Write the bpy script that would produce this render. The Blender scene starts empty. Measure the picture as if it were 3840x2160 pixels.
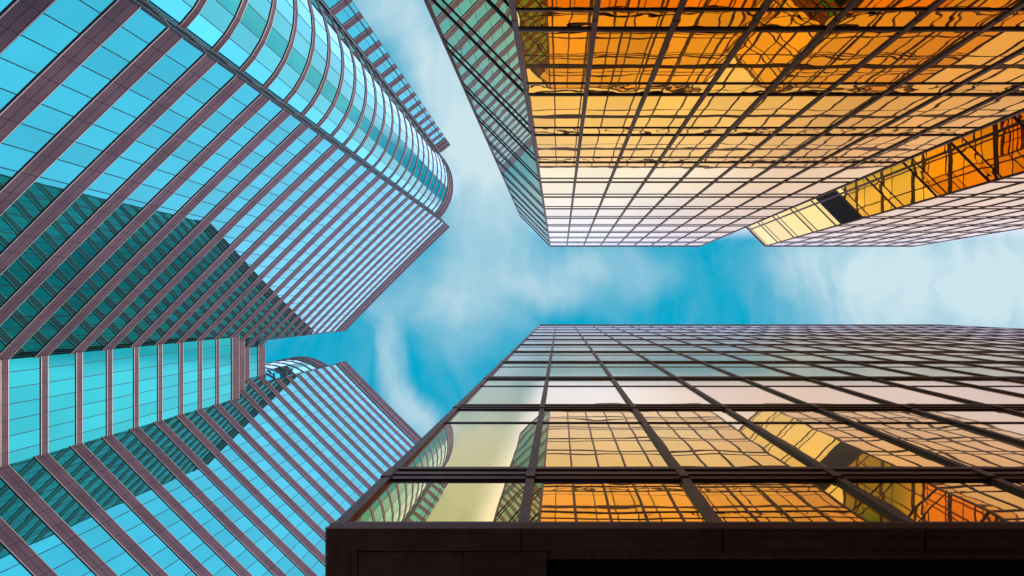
import bpy, math, random
from mathutils import Vector
R = math.radians
random.seed(7)
S = bpy.context.scene
COL = S.collection

# ------------------------------------------------------------------ camera
# The camera stands on the pavement and looks straight up. World X = picture right, world Y = picture down.
FPX = 2133.0                      # 20 mm lens on a 36 mm sensor, in pixels of a 3840 wide picture
cam_d = bpy.data.cameras.new('camera')
cam = bpy.data.objects.new('camera', cam_d)
COL.objects.link(cam)
cam.location = (0, 0, 0)
cam.rotation_euler = (R(180), 0, 0)
cam_d.sensor_width = 36
cam_d.lens = 36 * FPX / 3840
cam_d.shift_x = -178 / 3840
cam_d.shift_y = 64.5 / 3840
cam_d.clip_start = 0.05
cam_d.clip_end = 3000
S.camera = cam
S.view_settings.view_transform = 'Standard'
S.view_settings.look = 'None'
S.view_settings.exposure = 0
S.view_settings.gamma = 1
S.cycles.max_bounces = 14
S.cycles.glossy_bounces = 10
S.cycles.diffuse_bounces = 3

# ------------------------------------------------------------------ sky
W = bpy.data.worlds.new('World')
S.world = W
W.use_nodes = True
nt = W.node_tree
nt.nodes.clear()
def N(tree, typ, **kw):
    n = tree.nodes.new(typ)
    for k, v in kw.items():
        setattr(n, k, v)
    return n
def M(tree, op, a, b=None, c=None, clamp=False):
    n = N(tree, 'ShaderNodeMath', operation=op)
    n.use_clamp = clamp
    for i, v in enumerate((a, b, c)):
        if v is None: continue
        if isinstance(v, (int, float)): n.inputs[i].default_value = v
        else: tree.links.new(v, n.inputs[i])
    return n.outputs[0]
def smooth(tree, v, a, b, lo=0.0, hi=1.0):
    n = N(tree, 'ShaderNodeMapRange', interpolation_type='SMOOTHSTEP')
    tree.links.new(v, n.inputs[0])
    for i, x in zip((1, 2, 3, 4), (a, b, lo, hi)): n.inputs[i].default_value = x
    return n.outputs[0]
def mixc(tree, f, a, b, typ='MIX'):
    n = N(tree, 'ShaderNodeMix', data_type='RGBA', blend_type=typ)
    if isinstance(f, (int, float)): n.inputs[0].default_value = f
    else: tree.links.new(f, n.inputs[0])
    for i, v in ((6, a), (7, b)):
        if isinstance(v, tuple): n.inputs[i].default_value = v + (1,)
        else: tree.links.new(v, n.inputs[i])
    return n.outputs[2]
tc = N(nt, 'ShaderNodeTexCoord')
sep = N(nt, 'ShaderNodeSeparateXYZ')
nt.links.new(tc.outputs['Generated'], sep.inputs[0])
dx, dy, dz = sep.outputs
zc = M(nt, 'MAXIMUM', dz, 0.12)
px = M(nt, 'DIVIDE', dx, zc)
py = M(nt, 'DIVIDE', dy, zc)
comb = N(nt, 'ShaderNodeCombineXYZ')
nt.links.new(px, comb.inputs[0]); nt.links.new(py, comb.inputs[1])
def noise(tree, vec, scale, detail=5, rough=0.55, dist=0.0, typ='3D'):
    n = N(tree, 'ShaderNodeTexNoise', noise_dimensions=typ)
    tree.links.new(vec, n.inputs['Vector'])
    n.inputs['Scale'].default_value = scale
    n.inputs['Detail'].default_value = detail
    n.inputs['Roughness'].default_value = rough
    n.inputs['Distortion'].default_value = dist
    return n
# wispy warp of the cloud layer
nw = noise(nt, comb.outputs[0], 3.0, 4, 0.55, 0.6)
wv = N(nt, 'ShaderNodeVectorMath', operation='MULTIPLY_ADD')
nt.links.new(nw.outputs['Color'], wv.inputs[0])
wv.inputs[1].default_value = (0.20, 0.20, 0)
wv.inputs[2].default_value = (-0.10, -0.10, 0)
wp = N(nt, 'ShaderNodeVectorMath', operation='ADD')
nt.links.new(comb.outputs[0], wp.inputs[0]); nt.links.new(wv.outputs[0], wp.inputs[1])
def blob(x, y, rx, ry, rot, amp):
    mp = N(nt, 'ShaderNodeMapping', vector_type='TEXTURE')
    mp.inputs['Location'].default_value = ((x - 2098) / FPX, (y - 1144.5) / FPX, 0)
    mp.inputs['Rotation'].default_value = (0, 0, R(rot))
    mp.inputs['Scale'].default_value = (rx / FPX, ry / FPX, 1)
    nt.links.new(wp.outputs[0], mp.inputs[0])
    ln = N(nt, 'ShaderNodeVectorMath', operation='LENGTH')
    nt.links.new(mp.outputs[0], ln.inputs[0])
    return smooth(nt, ln.outputs['Value'], 1.25, 0.1, 0.0, amp)
# banks of thin cloud: position, half axes, tilt, density
banks = [(1850, 780, 260, 380, 12, .60), (2200, 1020, 330, 150, -6, .50), (3500, 1050, 640, 420, 0, .84),
         (1640, 330, 170, 400, -22, .80), (1520, 1420, 80, 360, -14, .36), (1680, 1130, 330, 190, 15, .42),
         (1400, 60, 170, 170, 0, .60), (3000, 1000, 200, 130, 0, .30), (1600, 1560, 70, 180, -25, .26), (2080, 1130, 260, 90, 20, .30),
         (4500, 1150, 900, 520, 0, .9), (1800, 560, 170, 220, -10, .55)]  # the far right bank is out of view, added for the curved glass
acc = None
for b in banks:
    v = blob(*b)
    acc = v if acc is None else M(nt, 'ADD', acc, v)
n1 = noise(nt, wp.outputs[0], 5.0, 8, 0.58, 0.5)
st = N(nt, 'ShaderNodeMapping')
st.inputs['Rotation'].default_value = (0, 0, R(-20))
st.inputs['Scale'].default_value = (13, 2.6, 1)
nt.links.new(wp.outputs[0], st.inputs[0])
n2 = noise(nt, st.outputs[0], 1.0, 5, 0.55, 0.9)
tex = M(nt, 'ADD', M(nt, 'MULTIPLY', n1.outputs[0], 0.50), M(nt, 'MULTIPLY', n2.outputs[0], 0.58))
cl = M(nt, 'MULTIPLY', acc, M(nt, 'MULTIPLY_ADD', tex, 1.7, 0.14))
cl = M(nt, 'ADD', cl, smooth(nt, tex, 0.45, 0.95, 0.0, 0.26))
cl = M(nt, 'MINIMUM', cl, 1.0)
# clear air: Nishita sky, tinted to the deep cyan of the photograph
sky = N(nt, 'ShaderNodeTexSky', sky_type='NISHITA')
sky.sun_disc = False
sky.sun_elevation = R(38)
sky.sun_rotation = R(90)
clear = mixc(nt, 1.0, sky.outputs[0], (0.0, 0.0105, 0.0098), 'MULTIPLY')
clear = mixc(nt, 0.88, clear, (0.0, 0.44, 0.69))
skyc = mixc(nt, cl, clear, (0.60, 0.78, 0.85))
# bright sky added only in unseen directions, to brighten the glass reflections
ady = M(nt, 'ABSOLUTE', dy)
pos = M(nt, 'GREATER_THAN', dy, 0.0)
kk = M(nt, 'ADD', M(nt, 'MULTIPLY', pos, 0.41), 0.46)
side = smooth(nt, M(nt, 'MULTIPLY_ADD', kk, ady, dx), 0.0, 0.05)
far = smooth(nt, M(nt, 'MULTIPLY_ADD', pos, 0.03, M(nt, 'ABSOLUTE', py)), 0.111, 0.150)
hidden_sky = M(nt, 'MULTIPLY', side, far)
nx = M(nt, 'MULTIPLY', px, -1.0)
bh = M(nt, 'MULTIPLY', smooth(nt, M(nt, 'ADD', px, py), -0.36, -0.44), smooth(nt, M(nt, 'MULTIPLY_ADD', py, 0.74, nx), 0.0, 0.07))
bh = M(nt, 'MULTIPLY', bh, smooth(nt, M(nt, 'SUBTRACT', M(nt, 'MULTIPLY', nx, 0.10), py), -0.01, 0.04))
hidden_sky = M(nt, 'MAXIMUM', hidden_sky, bh)
hidden_sky = M(nt, 'MAXIMUM', hidden_sky, smooth(nt, M(nt, 'MULTIPLY', py, -1.0), 0.55, 0.66))
hidden_sky = M(nt, 'MAXIMUM', hidden_sky, smooth(nt, nx, 1.0, 1.15))
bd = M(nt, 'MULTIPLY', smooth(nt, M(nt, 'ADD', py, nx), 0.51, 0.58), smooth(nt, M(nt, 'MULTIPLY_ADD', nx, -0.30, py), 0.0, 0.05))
hidden_sky = M(nt, 'MAXIMUM', hidden_sky, bd)
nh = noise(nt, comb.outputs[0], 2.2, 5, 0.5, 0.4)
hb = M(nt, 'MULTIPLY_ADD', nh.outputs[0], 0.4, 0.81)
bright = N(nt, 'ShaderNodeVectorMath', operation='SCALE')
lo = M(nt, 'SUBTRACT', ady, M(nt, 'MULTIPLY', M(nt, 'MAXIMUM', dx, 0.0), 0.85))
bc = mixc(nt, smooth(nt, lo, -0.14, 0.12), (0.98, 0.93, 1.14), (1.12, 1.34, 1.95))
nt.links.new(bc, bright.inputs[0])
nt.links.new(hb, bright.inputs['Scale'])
skyc = mixc(nt, hidden_sky, skyc, bright.outputs[0])
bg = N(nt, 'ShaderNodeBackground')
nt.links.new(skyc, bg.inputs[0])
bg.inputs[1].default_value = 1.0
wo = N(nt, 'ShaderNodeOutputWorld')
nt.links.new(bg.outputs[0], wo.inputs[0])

# ------------------------------------------------------------------ sun
sd = bpy.data.lights.new('sun', 'SUN')
sd.energy = 1.4
sd.angle = R(4)
sd.color = (1.0, 0.93, 0.86)
sun = bpy.data.objects.new('sun', sd)
COL.objects.link(sun)
sun.rotation_euler = Vector((math.cos(R(38)), 0.02, math.sin(R(38)))).to_track_quat('Z', 'Y').to_euler()

# ------------------------------------------------------------------ materials
def mat(name):
    m = bpy.data.materials.new(name)
    m.use_nodes = True
    t = m.node_tree
    p = t.nodes['Principled BSDF']
    return m, t, p
def glass(name, col, edge=(1, 1, 1), bump=0.003, scale=1.3, rough=0.0, streak=0.1, coat=0.0, haze=0.0):
    m, t, p = mat(name)
    p.inputs['Metallic'].default_value = 1.0
    p.inputs['Roughness'].default_value = rough
    p.inputs['Specular Tint'].default_value = edge + (1,)
    uv = N(t, 'ShaderNodeUVMap', uv_map='pane')
    n = noise(t, uv.outputs[0], scale, 1.5, 0.4)
    b = N(t, 'ShaderNodeBump')
    b.inputs['Strength'].default_value = 1.0
    b.inputs['Distance'].default_value = bump
    t.links.new(n.outputs[0], b.inputs['Height'])
    t.links.new(b.outputs[0], p.inputs['Normal'])
    # faint dirt and tint differences from pane to pane
    mp = N(t, 'ShaderNodeMapping')
    mp.inputs['Scale'].default_value = (9, 0.6, 1)
    t.links.new(uv.outputs[0], mp.inputs[0])
    n2 = noise(t, mp.outputs[0], 1.0, 4, 0.6)
    f = smooth(t, n2.outputs[0], 0.5, 0.9, 0.0, streak)
    c = mixc(t, f, col, tuple(x * 0.75 for x in col))
    n3 = noise(t, uv.outputs[0], 0.06, 0, 0.5)
    c = mixc(t, smooth(t, n3.outputs[0], 0.35, 0.65, 0.0, 1.0), c, tuple(x * 0.86 for x in col))
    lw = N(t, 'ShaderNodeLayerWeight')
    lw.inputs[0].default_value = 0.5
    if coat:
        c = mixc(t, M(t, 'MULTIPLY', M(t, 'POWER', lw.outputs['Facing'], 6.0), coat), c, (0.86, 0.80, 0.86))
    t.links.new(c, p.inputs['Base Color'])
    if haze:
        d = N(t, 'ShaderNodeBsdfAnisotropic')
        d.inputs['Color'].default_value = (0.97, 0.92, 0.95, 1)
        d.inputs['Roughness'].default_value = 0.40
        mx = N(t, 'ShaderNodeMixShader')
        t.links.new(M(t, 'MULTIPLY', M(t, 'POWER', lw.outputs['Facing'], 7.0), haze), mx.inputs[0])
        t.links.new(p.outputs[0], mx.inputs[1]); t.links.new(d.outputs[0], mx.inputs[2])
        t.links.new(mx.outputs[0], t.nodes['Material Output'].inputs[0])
    return m
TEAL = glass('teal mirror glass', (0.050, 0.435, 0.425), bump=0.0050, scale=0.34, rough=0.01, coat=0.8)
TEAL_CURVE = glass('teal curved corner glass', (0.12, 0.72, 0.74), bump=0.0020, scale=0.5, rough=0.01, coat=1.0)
TEAL_LINK = glass('lightened teal glass', (0.060, 0.72, 0.70), bump=0.0018, scale=0.5, rough=0.01, coat=0.6)  # tint lightened to make up for the dimmer sky it mirrors
TEAL_SHADE = glass('shaded teal glass', (0.010, 0.15, 0.17), bump=0.003, scale=0.9, rough=0.02)  # darker copy of the teal glass, slot shade put into its colour
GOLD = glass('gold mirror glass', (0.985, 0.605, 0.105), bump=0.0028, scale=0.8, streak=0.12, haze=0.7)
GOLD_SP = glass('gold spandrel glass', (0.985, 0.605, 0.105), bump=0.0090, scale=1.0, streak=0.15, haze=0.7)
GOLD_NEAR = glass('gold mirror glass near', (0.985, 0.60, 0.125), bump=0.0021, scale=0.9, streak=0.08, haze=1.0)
def solid(name, c1, c2, scale=30, rough=0.5, metal=0.0, bump=0.0, stretch=None):
    m, t, p = mat(name)
    g = N(t, 'ShaderNodeTexCoord')
    v = g.outputs['Object']
    if stretch:
        mp = N(t, 'ShaderNodeMapping'); mp.inputs['Scale'].default_value = stretch
        t.links.new(v, mp.inputs[0]); v = mp.outputs[0]
    n = noise(t, v, scale, 5, 0.65)
    n2 = noise(t, v, scale * 0.02, 3, 0.5)
    c = mixc(t, smooth(t, n.outputs[0], 0.35, 0.65), c1, c2)
    c = mixc(t, smooth(t, n2.outputs[0], 0.4, 0.6, 0, 0.6), c, tuple(x * 0.75 for x in c1))
    t.links.new(c, p.inputs['Base Color'])
    p.inputs['Roughness'].default_value = rough
    p.inputs['Metallic'].default_value = metal
    if bump:
        b = N(t, 'ShaderNodeBump'); b.inputs['Distance'].default_value = bump
        t.links.new(n.outputs[0], b.inputs['Height']); t.links.new(b.outputs[0], p.inputs['Normal'])
    return m
STONE = solid('mauve granite', (0.178, 0.090, 0.110), (0.232, 0.128, 0.148), 14, 0.55)
STONE.node_tree.nodes['Principled BSDF'].inputs['Specular IOR Level'].default_value = 0.15
GROOVE = solid('dark joint', (0.035, 0.020, 0.035), (0.05, 0.03, 0.045), 20, 0.7)
TRIM = solid('pale sill metal', (0.60, 0.46, 0.40), (0.70, 0.55, 0.48), 20, 0.4, 0.1)
GASKET_AND_SHADOW = solid('black gasket and shadow line', (0.006, 0.010, 0.016), (0.01, 0.014, 0.02), 20, 0.6)
SLOT = solid('navy slot shade', (0.018, 0.022, 0.045), (0.03, 0.032, 0.06), 10, 0.5)  # slot bands coloured dark navy to carry the shade in the slots
STEEL = solid('grey steel', (0.14, 0.18, 0.22), (0.20, 0.24, 0.28), 8, 0.35, 0.5)
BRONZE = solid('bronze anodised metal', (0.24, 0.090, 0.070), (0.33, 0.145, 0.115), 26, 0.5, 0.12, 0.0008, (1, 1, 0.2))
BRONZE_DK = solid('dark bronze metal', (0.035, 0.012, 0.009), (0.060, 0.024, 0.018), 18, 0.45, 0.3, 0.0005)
SOFFIT = solid('dark brown soffit metal', (0.20, 0.075, 0.055), (0.27, 0.115, 0.085), 3.5, 0.55, 0.0)
SOFFIT.node_tree.nodes['Principled BSDF'].inputs['Specular IOR Level'].default_value = 0.25
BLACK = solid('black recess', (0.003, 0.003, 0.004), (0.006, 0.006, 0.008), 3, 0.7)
LOUVRE = solid('black louvre metal', (0.010, 0.009, 0.012), (0.018, 0.014, 0.02), 9, 0.6)
ROOF = solid('grey roof screed', (0.16, 0.16, 0.16), (0.22, 0.22, 0.21), 2, 0.9)
PAVE = solid('grey paving', (0.16, 0.155, 0.15), (0.24, 0.23, 0.22), 1.2, 0.85)
ASPH = solid('asphalt', (0.04, 0.04, 0.042), (0.06, 0.06, 0.062), 6, 0.9)

# ------------------------------------------------------------------ mesh helpers
class MB:
    def __init__(s):
        s.v = []; s.f = []; s.m = []; s.uv = []; s.mats = []
    def mi(s, mt):
        if mt not in s.mats: s.mats.append(mt)
        return s.mats.index(mt)
    def face(s, pts, mt, uv=None):
        b = len(s.v)
        s.v += [tuple(p) for p in pts]
        s.f.append(list(range(b, b + len(pts))))
        s.m.append(s.mi(mt))
        s.uv.append(uv or [(0, 0)] * len(pts))
    def build(s, name, parent=None):
        me = bpy.data.meshes.new(name)
        o = bpy.data.objects.new(name, me)
        ox = oy = oz = 0.0
        q = parent
        while q:
            ox += q.location[0]; oy += q.location[1]; oz += q.location[2]
            q = q.parent
        me.from_pydata([(x - ox, y - oy, z - oz) for x, y, z in s.v], [], s.f)
        for mt in s.mats: me.materials.append(mt)
        ul = me.uv_layers.new(name='pane')
        k = 0
        for p, mi, uv in zip(me.polygons, s.m, s.uv):
            p.material_index = mi
            for c in uv:
                ul.data[k].uv = c; k += 1
        me.update()
        COL.objects.link(o)
        if parent: o.parent = parent
        return o
def norms(pts, s):
    ns = []
    for a, b in zip(pts, pts[1:]):
        d = Vector((b[0] - a[0], b[1] - a[1])).normalized()
        ns.append(Vector((d.y, -d.x)) * s)
    return ns
def offset(pts, s, off):
    """polyline moved outwards, mitred at its bends"""
    ns = norms(pts, s)
    out = []
    for i, p in enumerate(pts):
        if i == 0: n = ns[0]
        elif i == len(pts) - 1: n = ns[-1]
        else:
            n = (ns[i - 1] + ns[i])
            n = n / max(0.3, n.length_squared / 2)
        out.append((p[0] + n.x * off, p[1] + n.y * off))
    return out
def rail(mb, pts, s, o0, o1, z0, z1, mt, mt_bot=None):
    """solid strip following a polyline, between two outward distances and two heights"""
    a = offset(pts, s, o0); b = offset(pts, s, o1)
    for i in range(len(pts) - 1):
        p, q, P, Q = a[i], a[i + 1], b[i], b[i + 1]
        mb.face([(*P, z0), (*Q, z0), (*Q, z1), (*P, z1)], mt)
        mb.face([(*p, z0), (*q, z0), (*Q, z0), (*P, z0)], mt_bot or mt)
        mb.face([(*p, z1), (*q, z1), (*Q, z1), (*P, z1)], mt)
    for e in (0, -1):
        mb.face([(*a[e], z0), (*b[e], z0), (*b[e], z1), (*a[e], z1)], mt)
def tick(mb, p, n, w, o0, o1, z0, z1, mt):
    """upright bar centred on p, facing n"""
    t = Vector((-n.y, n.x)) * (w / 2)
    P = Vector(p)
    c = [P + n * o0 - t, P + n * o0 + t, P + n * o1 + t, P + n * o1 - t]
    c = [(q.x, q.y) for q in c]
    for i in range(4):
        j = (i + 1) % 4
        mb.face([(*c[i], z0), (*c[j], z0), (*c[j], z1), (*c[i], z1)], mt)
    mb.face([(*q, z0) for q in c], mt); mb.face([(*q, z1) for q in c], mt)
def vnormals(pts, s):
    ns = norms(pts, s)
    out = [ns[0]]
    for a, b in zip(ns, ns[1:]): out.append((a + b).normalized())
    return out + [ns[-1]]
def panes(mb, pts, s, z0, z1, mt, off=0.0):
    q = offset(pts, s, off) if off else pts
    for a, b in zip(q, q[1:]):
        L = math.dist(a, b)
        u, v = random.uniform(0, 900), random.uniform(0, 900)
        mb.face([(*a, z0), (*b, z0), (*b, z1), (*a, z1)], mt, [(u, v), (u + L, v), (u + L, v + z1 - z0), (u, v + z1 - z0)])
def prism(mb, poly, z0, z1, mt, top=None):
    n = len(poly)
    for i in range(n):
        a, b = poly[i], poly[(i + 1) % n]
        mb.face([(*a, z0), (*b, z0), (*b, z1), (*a, z1)], mt)
    mb.face([(*p, z1) for p in poly], top or mt)
    mb.face([(*p, z0) for p in reversed(poly)], mt)
def thing(name, label, cat, loc, group=None):
    o = bpy.data.objects.new(name, None)
    COL.objects.link(o)
    o.location = loc
    o['label'] = label; o['category'] = cat
    if group: o['group'] = group
    return o
def split_pts(a, b, n):
    return [(a[0] + (b[0] - a[0]) * i / n, a[1] + (b[1] - a[1]) * i / n) for i in range(n + 1)]

# ------------------------------------------------------------------ ground
GZ = -1.6
mb = MB(); mb.face([(-600, -600, GZ), (600, -600, GZ), (600, 600, GZ), (-600, 600, GZ)], PAVE)
o = mb.build('ground'); o['kind'] = 'structure'
mb = MB(); prism(mb, [(-16, -400), (-8, -400), (-8, 400), (-16, 400)], GZ - 0.2, GZ + 0.004, ASPH)
o = mb.build('road'); o['kind'] = 'structure'

# ------------------------------------------------------------------ teal towers
U = 0.0546
ROOF_H = 116.46
FLOOR = 3.438
def hc(k): return 33.49 + FLOOR * k
K0, K1 = -4, 23
def band(name, root, pts, s, c, half, glassm_pts=True, double=True, flip_last=None):
    """stone spandrel band with pale metal edges, panel joints and, where it is deep, a joint along its middle"""
    mb = MB()
    half -= 0.09
    rail(mb, pts, s, -0.25, 0.045, c - half, c + half, STONE)
    trims = []
    for e in (-1, 1):
        mt_ = MB(); trims.append(mt_)
        rail(mt_, pts, s, -0.05, 0.070, c + e * (half + 0.035) - 0.032, c + e * (half + 0.035) + 0.032, TRIM)
        rail(mt_, pts, s, -0.05, 0.025, c + e * (half + 0.095) - 0.028, c + e * (half + 0.095) + 0.028, GASKET_AND_SHADOW)  # dark strip drawn as the shadow line beside the trim
    if double: rail(mb, pts, s, 0, 0.049, c - 0.022, c + 0.022, GROOVE)
    for p, n in zip(pts, vnormals(pts, s)):
        tick(mb, p, n, 0.05, 0, 0.050, c - half, c + half, GROOVE)
    o = mb.build(name, root)
    for t_ in trims: t_.build('sill_trim', o)
    return o
def strip(name, root, pts, s, z0, z1, mt, jw=0.055):
    mb = MB()
    panes(mb, pts, s, z0, z1, mt)
    for p, n in zip(pts, vnormals(pts, s)):
        tick(mb, p, n, jw, -0.05, 0.015, z0, z1, GASKET_AND_SHADOW)
    return mb.build(name, root)
def parapet(name, root, pts, s, z0, z1):
    mb = MB()
    rail(mb, pts, s, -0.5, 0.10, z0, z1, STONE)
    n = 4
    for i in range(n + 1):
        z = z0 + (z1 - z0) * i / n
        rail(mb, pts, s, 0, 0.17, z - 0.05, z + 0.05, TRIM if i in (0, 2) else STONE)
        if i: rail(mb, pts, s, 0, 0.106, z - 0.20, z - 0.07, GROOVE)
    for p, nn in zip(pts, vnormals(pts, s)):
        tick(mb, p, nn, 0.10, 0, 0.125, z0, z1 - 0.1, GROOVE)
    return mb.build(name, root)
def arc(c, r, a0, a1, n):
    return [(c[0] + r * math.cos(R(a0 + (a1 - a0) * i / n)), c[1] + r * math.sin(R(a0 + (a1 - a0) * i / n))) for i in range(n + 1)]
# main face: twenty panels, very slightly hollow in plan
C1, C2 = (-414.0, -295.0), (-805.0, 94.5)
main = [C1]
tot = 0
for i in range(20):
    sl = 0.955 + 0.085 * (i + 0.5) / 20
    d = Vector((-1, sl)).normalized()
    main.append((main[-1][0] + d.x, main[-1][1] + d.y))
ex, ey = main[-1][0] - C1[0], main[-1][1] - C1[1]
fx, fy = (C2[0] - C1[0]) / ex, (C2[1] - C1[1]) / ey
main = [(C1[0] + (p[0] - C1[0]) * fx, C1[1] + (p[1] - C1[1]) * fy) for p in main]
bulge = arc((-566, -447), 165, -45, 45, 10)
wing = [(-411, -602.5), (-429, -588.7), (-447, -575)]
bulge2 = arc((-970, -54), 165, 45, 135, 10)
back = [(-1087, 63), (-1300, -150), (-1500, -350), (-1250, -600), (-1000, -850), (-760, -840), (-580, -720), (-411, -602.5)]
ZTOP = hc(K1) - 0.645                       # top of the last row of glass
def tower(name, label, mirror):
    s = -1 if mirror else 1
    def X(pts): return [(x * U, (306 - y if mirror else y) * U) for x, y in pts]
    root = thing(name, label, 'office tower', (*X([(-800, -250)])[0], GZ), 'teal office towers')
    mn, bu, wi, b2, bk = X(main), X(bulge), X(wing), X(bulge2), X(back)
    ext = mn + X([(-822.5, 113.4)])
    ret1 = [bu[-1], mn[0]]; ret2 = [wi[-1], bu[0]]; ret3 = [mn[-1], b2[0]]
    for k in range(K0, K1 + 1):
        c = hc(k)
        low = k <= 15
        m_ = ext if low else mn
        g0, g1 = c - FLOOR, c                # glass below this band
        top = k == K1
        if k > K0:
            strip('window_strip', root, m_, s, g0 + 0.66, g1 - 0.66, TEAL)
            strip('curved_window_strip', root, bu, s, g0 + 0.32, g1 - (0.66 if top else 0.32), TEAL_CURVE)
            strip('wing_window_strip', root, wi, s, g0 + 0.66, g1 - 0.66, TEAL)
            strip('far_curved_window_strip', root, b2, s, g0 + 0.32, g1 - (0.66 if top else 0.32), TEAL_CURVE)
        if not top:
            band('spandrel_band', root, m_, s, c, 0.645)
            band('curved_spandrel_band', root, bu, s, c, 0.31, double=False)
            band('wing_spandrel_band', root, wi, s, c, 0.645)
            band('far_curved_spandrel_band', root, b2, s, c, 0.31, double=False)
    # returns in the slots beside the curved corners
    for nm, pts in (('slot_wall', ret1), ('slot_wall', ret2), ('slot_wall', ret3)):
        q = split_pts(pts[0], pts[1], 2)
        mb = MB()
        for k in range(K0, K1 + 1):
            c = hc(k)
            if k > K0: panes(mb, q, s, c - FLOOR + 0.4, c - 0.4, TEAL_SHADE)
            rail(mb, q, s, -0.1, 0.03, c - 0.4, c + 0.4, SLOT)
            rail(mb, q, s, -0.1, 0.06, c - 0.45, c - 0.40, TRIM)
        for p, n in zip(q, vnormals(q, s)):
            tick(mb, p, n, 0.10, -0.1, 0.06, hc(K0) - 0.6, ROOF_H - 0.5, GASKET_AND_SHADOW)
        rail(mb, q, s, -0.1, 0.08, ZTOP, ROOF_H - 0.4, SLOT)
        mb.build(nm, root)
    for pts, f in ((ret1, 0.45), (ret2, 0.5)):
        n = norms(pts, s)[0]
        p = (pts[0][0] + (pts[1][0] - pts[0][0]) * f, pts[0][1] + (pts[1][1] - pts[0][1]) * f)
        mb = MB(); tick(mb, p, n, 0.13, 0.08, 0.20, hc(K0) - 0.6, ROOF_H - 1.5, STEEL)
        mb.build('slot_rail', root)
    parapet('parapet', root, mn, s, ZTOP, ROOF_H)
    parapet('curved_parapet', root, bu, s, ZTOP, ROOF_H)
    parapet('wing_parapet', root, wi, s, ZTOP, ROOF_H)
    parapet('far_curved_parapet', root, b2, s, ZTOP, ROOF_H)
    # rear faces, coarser
    mb = MB(); mg = MB()
    for k in range(K0, K1 + 1):
        c = hc(k)
        if k > K0: panes(mg, bk, s, c - FLOOR + 0.645, c - 0.645, TEAL)
        rail(mb, bk, s, -0.2, 0.07, c - 0.645, c + 0.645 if k < K1 else ROOF_H, STONE)
    mb.build('rear_spandrels', root)['kind'] = 'stuff'
    mg.build('rear_windows', root)['kind'] = 'stuff'
    per = mn + b2 + bk + wi + bu
    per = per[:-1] if math.dist(per[0], per[-1]) < 0.01 else per
    core = offset(per, s, -0.30)
    mb = MB(); prism(mb, core, hc(K0) - 0.6, ROOF_H - 1.4, SLOT, ROOF)
    mb.build('roof_and_core', root).name = 'roof_slab'
    mb = MB(); prism(mb, offset(per, s, -0.01), GZ - 0.5, hc(K0) - 0.645, STONE)
    mb.build('podium_wall', root)
    return root
tower('glass_tower', 'teal glass tower with mauve bands and long curved corner, filling the upper left', False)
tower('glass_tower', 'teal glass tower with mauve bands rising behind the near gold building, lower left', True)

# link building in the fold between the two towers
def link():
    root = thing('link_building', 'lower teal glass block with upright mauve bands, filling the fold between the two teal towers', 'building', (-789 * U, 153 * U, GZ))
    F = [((-789) * U, y * U) for y in (73, 96, 119, 142, 165, 188, 211, 233)]
    for k in range(K0, 13):
        c = hc(k) + 0.3
        strip('window_strip', root, F, 1, c - FLOOR + 0.35, c - 0.35, TEAL_LINK)
        if k < 12: band('spandrel_band', root, F, 1, c, 0.36, double=False)
    def stone(name, pts, z0, z1, grooves):
        mb = MB()
        rail(mb, pts, 1, -0.3, 0.07, z0, z1, STONE)
        for g in range(1, grooves + 1):
            z = z0 + (z1 - z0) * g / (grooves + 1)
            rail(mb, pts, 1, 0, 0.074, z - 0.025, z + 0.025, GROOVE)
        for e in (z0 - 0.04, z1 - 0.04): rail(mb, pts, 1, 0, 0.11, e, e + 0.08, TRIM)
        for p, n in zip(pts, vnormals(pts, 1)): tick(mb, p, n, 0.05, 0, 0.076, z0, z1, GROOVE)
        return mb.build(name, root)
    stone('parapet', F, 74.75, 76.3, 2)
    S1 = [(-803 * U, y * U) for y in (88, 110, 132, 153, 174, 196, 218)]
    stone('upper_parapet', S1, 76.4, 79.05, 2)
    S2 = [(-822 * U, y * U) for y in (112, 132, 153, 174, 194)]
    stone('setback_band', S2, 78.9, 82.2, 3)
    strip('setback_window_strip', root, S2, 1, 82.25, 84.6, TEAL_LINK)
    stone('setback_parapet', S2, 84.65, 86.6, 1)
    mb = MB()
    prism(mb, [(-795 * U, 76 * U), (-795 * U, 230 * U), (-1080 * U, 230 * U), (-1080 * U, 76 * U)], GZ - 0.5, 76.2, STONE, ROOF)
    prism(mb, [(-809 * U, 92 * U), (-809 * U, 214 * U), (-1070 * U, 214 * U), (-1070 * U, 92 * U)], 76.21, 79.0, STONE, ROOF)
    prism(mb, [(-828 * U, 114 * U), (-828 * U, 192 * U), (-1060 * U, 192 * U), (-1060 * U, 114 * U)], 79.01, 86.5, STONE, ROOF)
    mb.build('roof_block', root)
link()

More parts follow.
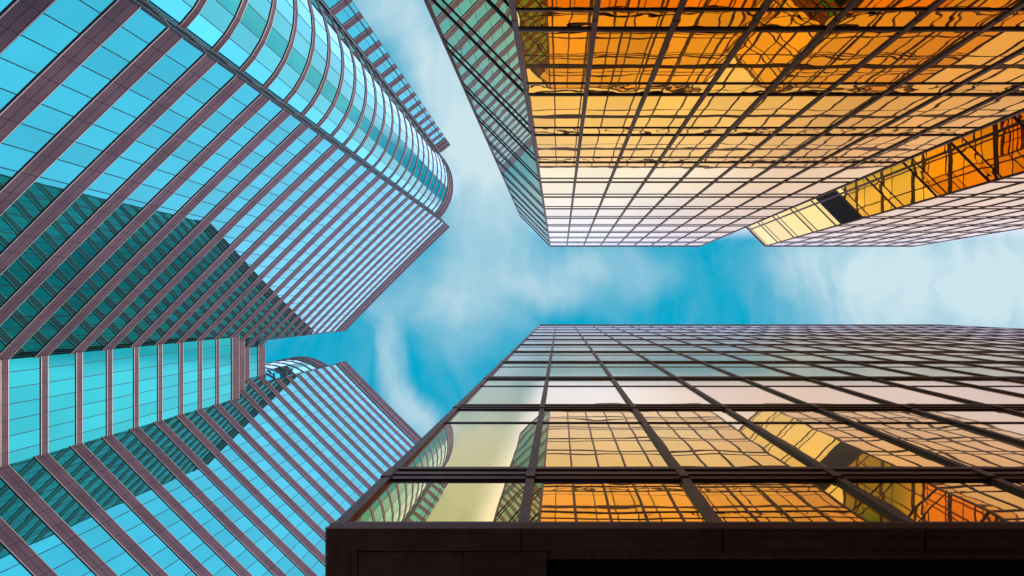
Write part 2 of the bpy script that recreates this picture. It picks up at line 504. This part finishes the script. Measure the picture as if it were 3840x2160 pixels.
# ------------------------------------------------------------------ gold buildings
def pic_area(a, b, z0, z1):
    """how large a wall pane shows in the photograph (clipped to the frame by sampling)"""
    tot = 0; n = 5
    for i in range(n):
        for j in range(n):
            f, g = (i + .5) / n, (j + .5) / n
            x = a[0] + (b[0] - a[0]) * f; y = a[1] + (b[1] - a[1]) * f; z = z0 + (z1 - z0) * g
            u, v = 2098 + FPX * x / z, 1144.5 + FPX * y / z
            if 0 <= u <= 3840 and 0 <= v <= 2160:
                # area element of the projection: cross of the two image derivatives
                ux, vx = FPX * (b[0] - a[0]) / z, FPX * (b[1] - a[1]) / z
                uz, vz = -FPX * x / z / z * (z1 - z0), -FPX * y / z / z * (z1 - z0)
                tot += abs(ux * vz - uz * vx) / n / n
    return tot
class Gold:
    def __init__(s, root, glassm, lines, ztop, zbot):
        s.root = root; s.glassm = glassm; s.lines = lines; s.zt = ztop; s.zb = zbot
        s.wins = []
    def face(s, pts, sg, bar, mw, md, skip=(), pre='', spandrel=True, mull=None):
        """bar = (lower depth, lower height, upper depth, upper height) of the two transoms of each floor"""
        z = s.zb
        for i, (a, b) in enumerate(s.lines + [(s.zt, None)]):
            for j, (p, q) in enumerate(zip(pts, pts[1:])):
                if (i, j) in skip or (i, None) in skip: continue
                s.wins.append((pic_area(p, q, z, a), [p, q], sg, z, a))
            if b is None: break
            if spandrel:
                mb = MB(); panes(mb, pts, sg, a, b, GOLD_SP, 0.0)
                mb.build(pre + 'spandrel_panel', s.root)
            mb = MB()
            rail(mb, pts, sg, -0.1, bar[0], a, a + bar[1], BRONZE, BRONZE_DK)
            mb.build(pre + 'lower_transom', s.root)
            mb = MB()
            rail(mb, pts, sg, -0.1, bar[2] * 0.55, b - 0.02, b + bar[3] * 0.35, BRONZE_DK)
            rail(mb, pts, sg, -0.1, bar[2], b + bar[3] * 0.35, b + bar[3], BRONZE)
            mb.build(pre + 'upper_transom', s.root)
            z = b
        vn = vnormals(pts, sg)
        for i, (p, n) in enumerate(zip(pts, vn)):
            if mull is not None and i not in mull: continue
            mb = MB()
            tick(mb, p, n, mw, -0.05, md, s.zb, s.zt, BRONZE)
            for a, b in s.lines:
                tick(mb, p, n, mw + 0.006, 0, md + 0.003, (a + b) / 2 - 0.012, (a + b) / 2 + 0.012, BLACK)
            mb.build(pre + 'mullion', s.root)
        mb = MB()
        rail(mb, pts, sg, -0.3, md * 0.9, s.zt - 0.12, s.zt, BRONZE)
        mb.build(pre + 'coping', s.root)
    def finish(s):
        s.wins.sort(key=lambda w: -w[0])
        for ar, pq, sg, z0, z1 in s.wins[:100]:
            mb = MB(); panes(mb, pq, sg, z0, z1, s.glassm)
            mb.build('window', s.root)
        mb = MB()
        for ar, pq, sg, z0, z1 in s.wins[100:]:
            panes(mb, pq, sg, z0, z1, s.glassm)
        mb.build('small_windows', s.root)['kind'] = 'stuff'

# far side of the alley: upper right in the picture
YG = -4.72
H1 = 45.7
root1 = thing('gold_building', 'gold mirror glass building with a notch holding a black louvre, across the upper right', 'building', (14, -14, GZ))
lines1 = [(3.02 * k, 3.02 * k + 0.62) for k in range(1, 16)]
lines1[-1] = (45.0, 45.35)
g1 = Gold(root1, GOLD, lines1, H1, -0.9)
bayw = 1.330
front = [(-0.739 + bayw * i, YG) for i in range(10)]
xr = front[-1][0]
left = [(-3.12, -7.13), (-0.739, YG)]
side0 = [(-3.12, -24.0 + i * 2.1) for i in range(8)] + [(-3.12, -7.13)]
apex = (13.86, YG - 2.63)
notch_l = split_pts((xr, YG), apex, 2)
notch_r = [apex, (15.20, YG - 1.30), (16.49, YG)]
front2 = [(16.49 + 1.316 * i, YG) for i in range(10)]
x2 = front2[-1][0]
chamf = [(x2, YG), (x2 + 1.9, YG - 1.9), (x2 + 3.8, YG - 3.8)]
sideR = [(x2 + 3.8, YG - 3.8), (x2 + 3.8, -14), (x2 + 3.8, -24)]
BAR1 = (0.020, 0.05, 0.030, 0.08)
g1.face(side0, -1, BAR1, 0.095, 0.034, pre='side_')
g1.face(left, -1, BAR1, 0.12, 0.034, pre='corner_', mull=(0,))
g1.face(front, -1, BAR1, 0.095, 0.034)
g1.face(notch_l, -1, BAR1, 0.095, 0.032, pre='notch_', mull=(1,))
g1.face(notch_r, -1, BAR1, 0.095, 0.032, pre='notch_', skip=((10, None),), mull=(1,))
g1.face(front2, -1, BAR1, 0.095, 0.034)
g1.face(chamf, -1, BAR1, 0.095, 0.034, pre='corner_', mull=(1, 2))
g1.face(sideR, -1, BAR1, 0.095, 0.034, pre='side_')
g1.finish()
# black louvre panel in the notch
mb = MB()
a, b = lines1[9][1] + 0.12, lines1[10][0]
rail(mb, notch_r, -1, -0.12, -0.04, a, b, LOUVRE)
nz = 26
for i in range(nz):
    z = a + (b - a) * (i + 0.3) / nz
    rail(mb, notch_r, -1, -0.04, 0.012, z, z + (b - a) / nz * 0.45, LOUVRE)
mb.build('louvre_panel', root1)
mb = MB()
per = [(-3.0, -24), (-3.0, -7.2), (-0.70, YG - 0.12), (xr + 0.02, YG - 0.12), (13.86, YG - 2.80), (16.45, YG - 0.14), (x2, YG - 0.12), (x2 + 3.7, YG - 3.9), (x2 + 3.7, -24)]
prism(mb, per, GZ - 0.5, H1 - 0.3, BRONZE_DK, ROOF)
mb.build('roof_slab', root1)

# near building: lower right in the picture
YN = 1.60
H2 = 45.6
root2 = thing('gold_building', 'near gold mirror glass building above a dark brown soffit, along the lower right', 'building', (14, 12, GZ))
g2 = Gold(root2, GOLD_NEAR, [], H2, 4.0)
BX, BW = -1.585, 1.404
fr = [(BX, YN)] + [(-0.265 + 1.404 * i, YN) for i in range(23)]
xe = fr[-1][0]
# floors: thick transom at 5.21 + 3.487k, thin transom at 7.705 + 3.487k
thick = [5.213 + 3.487 * k for k in range(12)]
thin = [7.705 + 3.487 * k for k in range(11)]
BRONZE_MAIN = BRONZE
def near_face(pts, sg, pre=''):
    z = 4.13
    for k in range(12):
        t = thick[k]
        if k == 0:
            bands = [(4.13, t, 'w')]
        else:
            bands = [(thick[k - 1] + 0.2, thin[k - 1], 'w'), (thin[k - 1], t, 's')]
        for z0, z1, kind in bands:
            if kind == 'w' or k == 0:
                for p, q in zip(pts, pts[1:]):
                    g2.wins.append((pic_area(p, q, z0, z1), [p, q], sg, z0, z1))
            else:
                mb = MB(); panes(mb, pts, sg, z0, z1, GOLD_NEAR)
                mb.build(pre + 'spandrel_panel', root2)
        # stepped main transom: dark underside, grey nose, bright lip
        mb = MB()
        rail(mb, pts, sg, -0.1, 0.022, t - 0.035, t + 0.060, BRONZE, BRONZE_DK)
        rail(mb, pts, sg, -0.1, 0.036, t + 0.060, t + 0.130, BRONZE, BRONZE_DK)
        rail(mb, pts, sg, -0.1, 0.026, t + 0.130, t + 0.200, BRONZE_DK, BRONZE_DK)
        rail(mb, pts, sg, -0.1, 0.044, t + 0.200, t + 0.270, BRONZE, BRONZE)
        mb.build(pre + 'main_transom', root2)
        if k < 11:
            mb = MB()
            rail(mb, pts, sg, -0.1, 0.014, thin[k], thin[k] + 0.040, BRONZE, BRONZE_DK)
            mb.build(pre + 'thin_transom', root2)
    # top spandrel up to the roof
    z0 = thick[-1] + 0.15
    for p, q in zip(pts, pts[1:]):
        g2.wins.append((pic_area(p, q, z0, H2 - 0.2), [p, q], sg, z0, H2 - 0.2))
    for p, n in zip(pts, vnormals(pts, sg)):
        mb = MB()
        tick(mb, p, n, 0.076, -0.05, 0.034, 4.0, H2, BRONZE)
        for t in thick:
            tick(mb, p, n, 0.080, 0, 0.037, t - 0.06, t - 0.045, BLACK)
            tick(mb, p, n, 0.082, 0, 0.047, t - 0.03, t + 0.17, BRONZE)
        mb.build(pre + 'mullion', root2)
    mb = MB(); rail(mb, pts, sg, -0.3, 0.062, H2 - 0.2, H2, BRONZE)
    mb.build(pre + 'coping', root2)
near_face(fr, 1)
ch = [(xe, YN), (xe + 1.8, YN + 1.8), (xe + 3.6, YN + 3.6)]
near_face(ch, 1, 'corner_')
sideL = [(BX, YN + 1.4025 * i) for i in range(12, -1, -1)]
near_face(sideL, 1, 'side_')
g2.finish()
# sill over the soffit
full = [(BX, 18.5), (BX, YN), (xe, YN), (xe + 3.6, YN + 3.6)]
mb = MB()
rail(mb, full, 1, -0.2, 0.03, 4.03, 4.13, BRONZE)
rail(mb, full, 1, -0.02, 0.038, 3.994, 4.03, BRONZE_DK)
rail(mb, full, 1, -0.02, 0.049, 3.968, 3.992, TRIM)  # pale strip draws the highlight line along the sill edge
mb.build('sill', root2)
# soffit border: mitred, slightly dished boards; then panels, then the deep dark recess
def hollow(mb, x0, y0, x1, y1, w, z, mt, lip=0.008):
    """mitred border under the overhang, two of its sides"""
    # front side (along x) and left side (along y), each as an outer lip, a slope and an inner lip
    prof = [(0.0, z + 0.09), (0.006, z), (0.035, z), (w * 0.5, z + lip), (w - 0.03, z + lip * 0.4), (w, z + 0.02), (w, z + 0.12)]
    for (a, za), (b, zb) in zip(prof, prof[1:]):
        mb.face([(x0 + a, y0 + a, za), (x1, y0 + a, za), (x1, y0 + b, zb), (x0 + b, y0 + b, zb)], mt)
        mb.face([(x0 + a, y0 + a, za), (x0 + b, y0 + b, zb), (x0 + b, y1, zb), (x0 + a, y1, za)], mt)
x0, y0, z0 = -1.622, YN - 0.055, 3.951
mb = MB(); hollow(mb, x0, y0, xe + 2, 20, 0.17, z0, SOFFIT)
for sx in (-0.27, 1.13, 2.54, 3.94, 5.35, 6.75, 8.2):
    prism(mb, [(sx, y0 + 0.002), (sx + 0.006, y0 + 0.002), (sx + 0.006, y0 + 0.166), (sx, y0 + 0.166)], z0 - 0.003, z0 + 0.004, BLACK)
    for fx in (-0.05, 0.06):
        prism(mb, [(sx + fx, y0 + 0.13), (sx + fx + 0.008, y0 + 0.13), (sx + fx + 0.008, y0 + 0.138), (sx + fx, y0 + 0.138)], z0 - 0.002, z0 + 0.003, BRONZE)
mb.build('soffit_border', root2)
mb = MB()
for xa, xb in ((x0 + 0.215, x0 + 0.94), (x0 + 0.945, x0 + 1.53)):
    prism(mb, [(xa, y0 + 0.185), (xb, y0 + 0.185), (xb, 20), (xa, 20)], z0 + 0.03, z0 + 0.05, SOFFIT)
prism(mb, [(x0 + 0.172, y0 + 0.172), (x0 + 0.21, y0 + 0.172), (x0 + 0.21, 20), (x0 + 0.172, 20)], z0 + 0.022, z0 + 0.04, SOFFIT)
mb.build('soffit_panel', root2)
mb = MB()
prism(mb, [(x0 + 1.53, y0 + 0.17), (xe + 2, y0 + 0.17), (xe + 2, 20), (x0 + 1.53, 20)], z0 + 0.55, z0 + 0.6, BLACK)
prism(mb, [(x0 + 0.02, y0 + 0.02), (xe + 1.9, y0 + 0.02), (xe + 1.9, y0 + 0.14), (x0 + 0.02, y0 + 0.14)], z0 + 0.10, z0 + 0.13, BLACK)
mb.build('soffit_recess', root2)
mb = MB()
for xk in (x0 + 1.60, 1.46, 4.3, 7.1):
    prism(mb, [(xk, y0 + 0.25), (xk + 0.05, y0 + 0.25), (xk + 0.05, 6), (xk, 6)], z0 + 0.42, z0 + 0.5, BRONZE_DK)
mb.build('recess_rib', root2)
mb = MB()
prism(mb, [(BX + 0.12, YN + 0.14), (xe, YN + 0.14), (xe + 3.5, YN + 3.7), (xe + 3.5, 18.4), (BX + 0.12, 18.4)], 4.75, H2 - 0.3, BRONZE_DK, ROOF)
mb.build('roof_slab', root2)
mb = MB()
prism(mb, [(BX + 0.8, YN + 3.2), (xe, YN + 3.2), (xe, 18), (BX + 0.8, 18)], GZ - 0.5, 4.02, BRONZE_DK)
mb.build('ground_floor_wall', root2)

for o in S.objects:
    if o.type == 'MESH':
        for p in o.data.polygons: p.use_smooth = False
